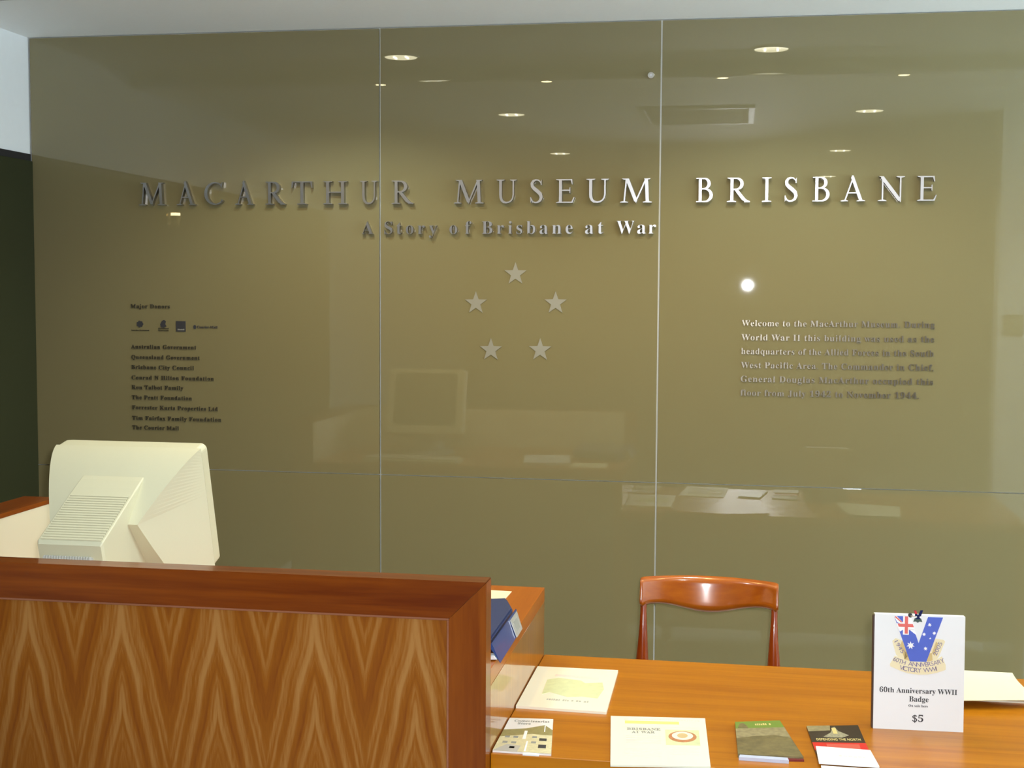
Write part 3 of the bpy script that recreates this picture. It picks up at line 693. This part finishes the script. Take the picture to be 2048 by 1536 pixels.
# S: store booklet
t, f, g = leaflet('leaflet', 'booklet titled Commissariat Store with a stone building, at the counter corner', [(-.4915, 2.668), (-.369, 2.668), (-.396, 2.892), (-.4925, 2.883)], .004, M_['sky_print'], 'leaflets on the table')
flat('print', [(0, 0), (1, 0), (1, .66), (.83, .80), (.45, .68), (0, .62)], M_['olive_print'], t, g, ink)
s1 = lambda u, v, d: g(u, v, d+ink)
flat('print', [(0, 0), (1, 0), (1, .50), (.78, .50), (.60, .52), (.2, .44), (0, .40)], M_['stone_print'], t, s1, ink)
flat('print', rect(.83, .60, .85, .78), M_['white_ink'], t, s1, ink)
s2 = lambda u, v, d: g(u, v, d+2*ink)
for u, v in [(.10, .38), (.26, .38), (.62, .40), (.10, .22), (.26, .22), (.62, .25), (.26, .08)]: flat('print', rect(u, v, u+.09, v+.05), M_['ink_grey'], t, s2, ink)
flat('print', rect(.76, .33, .90, .40), M_['ink'], t, s2, ink); flat('print', rect(.76, .13, .90, .22), M_['ink'], t, s2, ink)
flat('print', rect(.44, .36, .50, .60), M_['white_ink'], t, s2, ink)
flat('print', rect(.53, .02, .56, .30), M_['white_ink'], t, s2, ink)
flat('print', [(.0, 0), (.42, 0), (.45, .16), (.2, .19)], mat('grey_road_print', (.5, .48, .42), .5), t, s2, ink)
text_part('text_line', 'Commissariat', M_['ink_grey'], t, g, .14, .92, .88, .055, .0006)
text_part('text_line', 'Store', M_['ink_grey'], t, g, .24, .52, .80, .055, .0006)
flat('tab', rect(.52, -.035, .80, .002), M_['paper'], t, f, .003)
# K: khaki photo leaflet, with a pale leaflet edge under it
t, f, g = leaflet('leaflet', 'khaki photo leaflet with green heading strip right of the newsletter', [(.010, 2.728), (.142, 2.735), (.101, 2.962), (.003, 2.934)], .008, M_['khaki'], 'leaflets on the table')
flat('print', [(0, .78), (1, .80), (1, 1), (0, 1)], M_['green'], t, g, ink)
flat('print', [(.0, .48), (.3, .54), (.7, .58), (1, .50), (1, .80), (0, .78)], M_['khaki_pale'], t, g, ink)
flat('print', [(.05, .80), (.10, .93), (.17, .95), (.24, .86), (.26, .78)], M_['khaki'], t, lambda u, v, d: g(u, v, d+ink), ink)
faint_words(M_['gold'], t, lambda u, v, d: g(u, v, d+ink), .42, .80, .87, .06, 7)
flat('cover_back', [(.76, -.04), (1.0, -.03), (1.0, .015), (.76, .015)], mat('dark_red_card', (.16, .012, .01), .5), t, f, .004)
bm = bmesh.new(); o_ = (.055, 2.72, ZT)
prism(bm, [(.012, 2.713), (.112, 2.711), (.110, 2.727), (.014, 2.7275)], lambda u, v, d: (u-o_[0], v-o_[1], d), 0, .007)
o = link_mesh('card_stack', bm, M_['lilac_edge']); o.location = o_; tag(o, 'lilac white card stack peeping out below the khaki leaflet', 'cards')
# R: black and red leaflet with a white one lying on its lower part
t, f, g = leaflet('leaflet', 'black and red leaflet with gold title, partly under a white one', [(.172, 2.722), (.283, 2.722), (.270, 2.972), (.158, 2.944)], .005, M_['black_card'], 'leaflets on the table')
flat('print', [(0, .30), (1, .30), (1, .52), (0, .52)], M_['red'], t, g, ink)
flat('print', [(.25, .34), (.86, .34), (.86, .48), (.25, .48)], M_['red_pale'], t, lambda u, v, d: g(u, v, d+ink), ink)
flat('print', [(.0, .84), (.42, .86), (.45, 1), (0, 1)], M_['khaki_pale'], t, g, ink)
flat('print', [(.25, .68), (.42, .80), (.47, .93), (.53, .96), (.57, .84), (.74, .72), (.6, .66), (.4, .66)], mat('grey_figures_print', (.30, .27, .17), .5, noise=(200, .6)), t, g, ink)
flat('print', [(.46, .76), (.54, .76), (.54, .92), (.46, .92)], M_['gold'], t, lambda u, v, d: g(u, v, d+ink), ink)
text_part('text_line', 'DEFENDING THE NORTH', M_['gold'], t, g, .10, .93, .58, .055, .0006, ser=False)
t2, f, g = leaflet('leaflet', 'plain white folded leaflet lying over the black and red one', [(.171, 2.702), (.289, 2.700), (.280, 2.795), (.170, 2.800)], .0035, M_['paper'], 'leaflets on the table')
t2.location.z += .0068
faint_words(M_['pale_grey'], t2, g, .38, .85, .45, .09, 9)
bm = bmesh.new(); o_ = (.230, 2.69, ZT)
prism(bm, [(.175, 2.684), (.281, 2.680), (.281, 2.6985), (.175, 2.6995)], lambda u, v, d: (u-o_[0], v-o_[1], d), 0, .005)
o = link_mesh('leaflet_edge', bm, M_['paper']); o.location = o_; o.name = 'folded_card'; tag(o, 'white folded card edge below the white leaflet near the table front', 'card')
# P: blank sheets behind the badge sign
t = thing('paper_sheet', 'blank cream paper with lifted front edge behind the badge sign', 'paper', (.58, 3.28, ZT))
bm = bmesh.new(); n = 12; rows = []
for i in range(n+1):
    v = i/n; z = .004+.016*(1-v)**2+.010*v**6
    a = Vector((.435, 3.13)).lerp(Vector((.475, 3.424)), v); b = Vector((.700, 3.185)).lerp(Vector((.680, 3.424)), v)
    rows.append([bm.verts.new((p.x-.58, p.y-3.28, z+dz)) for p, dz in ((a, 0), (b, 0), (b, .0015), (a, .0015))])
for r0, r1 in zip(rows[:-1], rows[1:]):
    for j in range(4): bm.faces.new([r0[j], r0[(j+1) % 4], r1[(j+1) % 4], r1[j]])
bm.faces.new(rows[0][::-1]); bm.faces.new(rows[-1]); link_mesh('top_sheet', bm, M_['cream_paper'], t)
mkbox('under_sheets', M_['newsprint'], t, -.10, .09, -.06, .14, 0, .004)

# ------------------------------------------------------------------ badge sign
SX0, SX1, SY, SH = .302, .494, 2.975, .2515
t = thing('badge_sign', 'upright white card sign advertising a 60th anniversary badge for $5', 'sign', (.398, SY, ZT), math.radians(2.5))
LEAN = math.radians(3)
def sp(u, v, d): return (u-.398, v*math.sin(LEAN)-d*math.cos(LEAN), v*math.cos(LEAN)+d*math.sin(LEAN))   # d towards the viewer
flat('backing_board', rect(SX0-.003, .001, SX1-.002, SH-.003), M_['board'], t, sp, .014, -.0155)
bm = bmesh.new()
prism(bm, rect(SX0, 0, SX1, SH), sp, -.001, 0)
prism(bm, rect(SX0+.0003, SH, SX1-.0003, SH+.001), sp, -.018, 0)
link_mesh('sheet', bm, M_['paper'], t)
# easel strut at the rear
bm = bmesh.new(); hexa(bm, [(-.02, .016, .0), (.02, .016, .0), (.02, .07, 0), (-.02, .07, 0), (-.02, .020, .17), (.02, .020, .17), (.02, .022, .17), (-.02, .022, .17)]); link_mesh('strut', bm, M_['board'], t)
K = .1925/182.0            # metres per photo pixel on this card
def sg(px, py): return (SX0+(px-1744)*K, SH-(py-1236)*K)
def poly(pts): return [sg(*p) for p in pts]
def ring_band(cx, cy, r0, r1, a0, a1, n=16):
    o = [(cx+r1*math.cos(math.radians(a0+(a1-a0)*i/n)), cy+r1*math.sin(math.radians(a0+(a1-a0)*i/n))) for i in range(n+1)]
    i_ = [(cx+r0*math.cos(math.radians(a0+(a1-a0)*i/n)), cy+r0*math.sin(math.radians(a0+(a1-a0)*i/n))) for i in range(n, -1, -1)]
    return o+i_
e1, e2, e3, e4, e5, e6 = [ink*.5*k for k in range(1, 7)]
flat('print', poly([(1787, 1284), (1804, 1290), (1823, 1322), (1814, 1330), (1806, 1338), (1788, 1318), (1780, 1290)]), M_['scroll'], t, sp, e1)
flat('print', poly([(1883, 1284), (1866, 1282), (1852, 1310), (1850, 1330), (1866, 1336), (1876, 1314), (1886, 1288)]), M_['scroll'], t, sp, e1)
flat('print', poly([(1800, 1288), (1812, 1320), (1806, 1328), (1796, 1300)]), M_['scroll_dark'], t, sp, e2)
flat('print', poly([(1806, 1312), (1816, 1312), (1820, 1332), (1804, 1330)]), M_['scroll_dark'], t, sp, e2)
flat('print', poly([(1868, 1288), (1860, 1312), (1866, 1318), (1872, 1292)]), M_['scroll_dark'], t, sp, e2)
flat('print', poly([(1852, 1314), (1860, 1312), (1862, 1330), (1850, 1330)]), M_['scroll_dark'], t, sp, e2)
band = [(1776, 1338), (1786, 1320), (1800, 1326), (1818, 1331), (1836, 1332), (1854, 1330), (1870, 1325), (1880, 1318), (1888, 1336), (1888, 1346), (1870, 1353), (1852, 1357), (1834, 1358), (1812, 1356), (1794, 1350), (1777, 1343)]
flat('print', poly(band), M_['scroll'], t, sp, e3)
# V with the flag
flat('print', poly([(1783, 1238), (1816, 1238), (1818, 1250), (1833, 1293), (1851, 1238), (1881, 1238), (1849, 1331), (1816, 1331)]), M_['navy'], t, sp, e4)
V5 = lambda pts, m: flat('print', poly(pts), m, t, sp, e5)
V6 = lambda pts, m: flat('print', poly(pts), m, t, sp, e6)
V5([(1783, 1238), (1788, 1238), (1802, 1252), (1799, 1254), (1789, 1251)], M_['white_ink'])       # union diagonals
V6([(1784, 1240), (1786, 1238), (1800, 1250), (1797, 1251)], M_['redink'])
V5([(1801, 1238), (1817, 1238), (1819, 1247), (1824, 1262), (1825, 1266), (1813, 1266), (1813, 1276), (1801, 1276), (1801, 1266), (1793, 1266), (1788, 1253), (1801, 1253)], M_['white_ink'])
V6([(1804.5, 1238), (1811, 1238), (1811, 1253.5), (1820.5, 1253.5), (1823, 1260), (1811, 1260), (1811, 1274), (1804.5, 1274), (1804.5, 1260), (1792.5, 1260), (1790, 1253.5), (1804.5, 1253.5)], M_['redink'])
V5([(1793, 1266), (1801, 1266), (1795, 1270)], M_['white_ink'])
V5([(1813, 1264), (1824, 1264), (1829, 1277), (1816, 1267)], M_['white_ink'])
def st(px, py, r, n=7, k=.45): c = sg(px, py); return [(c[0]+a, c[1]+b) for a, b in star(0, 0, r*K, n, k)]
for px, py, r, n in [(1817, 1298, 8.5, 7), (1854.5, 1254, 4.2, 7), (1843.5, 1274, 4.2, 7), (1864, 1271, 4.2, 7), (1856, 1282, 2.4, 5), (1847, 1303.5, 4.4, 7)]:
    flat('print', st(px, py, r, n), M_['white_ink'], t, sp, e5)
# curved lettering on the scroll
def arc_text(s, cx, cy, r, a0, a1, h, m):
    gs = []; sc = h*K/.7
    for ch in s:
        if ch == ' ': gs.append((None, 0, .45)); continue
        me = text_mesh(ch, 1, 1); xs = [v.co.x for v in me.vertices]; gs.append((me, min(xs), max(xs)-min(xs)))
    tot = sum(g_[2] for g_ in gs); L = math.radians(a1-a0)*r*K/sc; gap = (L-tot)/(len(gs)-1); x = 0
    for me, l, wd in gs:
        if me:
            a = math.radians(a0)+(x+wd/2)*sc/(r*K)
            c = sg(cx+r*math.sin(a), cy+r*math.cos(a)); co, si = math.cos(a), math.sin(a)
            for v in me.vertices:
                u, w_ = (v.co.x-l-wd/2)*sc, v.co.y*sc
                v.co = Vector(sp(c[0]+u*co-w_*si, c[1]+u*si+w_*co, e3+.0001+(v.co.z+.5)*.0002))
            me.materials.append(m); o = bpy.data.objects.new('print', me); C.objects.link(o); o.parent = t
        x += wd+gap
arc_text('60TH ANNIVERSARY', 1833, 1215, 126.5, -24, 25, 9, M_['scroll_text'])
arc_text('VICTORY WWII', 1833, 1215, 138.5, -16, 16, 9.5, M_['scroll_text'])
def line_text(s, p0, p1, h, m):
    A, B = Vector(sg(*p0)), Vector(sg(*p1)); ang = math.atan2((B-A).y, (B-A).x); L = (B-A).length; co, si = math.cos(ang), math.sin(ang)
    text_part('print', s, m, t, lambda u, v, d: sp(A.x+u*co-v*si, A.y+u*si+v*co, e3+.0001+d), 0, L, 0, h*K, .0002, ser=False)
line_text('1945', (1784, 1292), (1799, 1316), 8, M_['scroll_text'])
line_text('2005', (1869, 1318), (1881, 1291), 8, M_['scroll_text'])
def sign_line(s, x0, x1, base, h): 
    a = sg(x0, base); b = sg(x1, base); text_part('text_line', s, M_['ink'], t, lambda u, v, d: sp(u, v, d+.0001), a[0], b[0], a[1], h*K, .0003)
sign_line('60th Anniversary WWII', 1756, 1912, 1397, 10.5)
sign_line('Badge', 1816, 1855, 1414.5, 11)
sign_line('On sale here', 1815, 1854, 1425.5, 5)
sign_line('$5', 1823, 1845, 1456, 14)

# pin badge clipped to the top edge of the sign
t = thing('pin_badge', 'tiny V-shaped enamel flag badge pinned on top of the sign', 'badge', (.3905, 2.968, ZT+SH-.005))
pb = lambda u, v, d: (u, -d, v)
bm = bmesh.new(); prism(bm, [(-.009, .021), (-.004, .021), (0, .010), (.005, .022), (.0105, .022), (.004, .002), (-.004, .002)], pb, -.001, .002); ev = link_mesh('enamel_v', bm, mat('dark_blue_enamel', (.01, .012, .08), .15, coat=1), t)
bm = bmesh.new(); prism(bm, [(-.009, .021), (-.004, .021), (-.0015, .014), (-.006, .013)], pb, .002, .0026); link_mesh('red_enamel', bm, mat('red_enamel', (.6, .05, .06), .15, coat=1), ev)
bm = bmesh.new(); prism(bm, [(-.0095, -.004), (-.007, .003), (0, .005), (.007, .003), (.0095, -.004), (.004, -.003), (0, -.006), (-.004, -.003)], pb, -.001, .0015); link_mesh('scroll_base', bm, mat('dark_green_enamel', (.08, .12, .10), .2, coat=1), t)
for x in (-.004, .005):
    bm = bmesh.new(); prism(bm, star(x, .007, .0024, 7, .5), pb, .002, .0026); link_mesh('white_star', bm, M_['white_ink'], ev)
bm = bmesh.new(); cyl(bm, (-.015, .004, .008), .0045, .006, 'Y', 14); link_mesh('clutch', bm, M_['ink'], t)
bm = bmesh.new(); cyl(bm, (-.015, .0, .0078), .001, .014, 'X', 8); link_mesh('pin', bm, M_['chrome'], t)
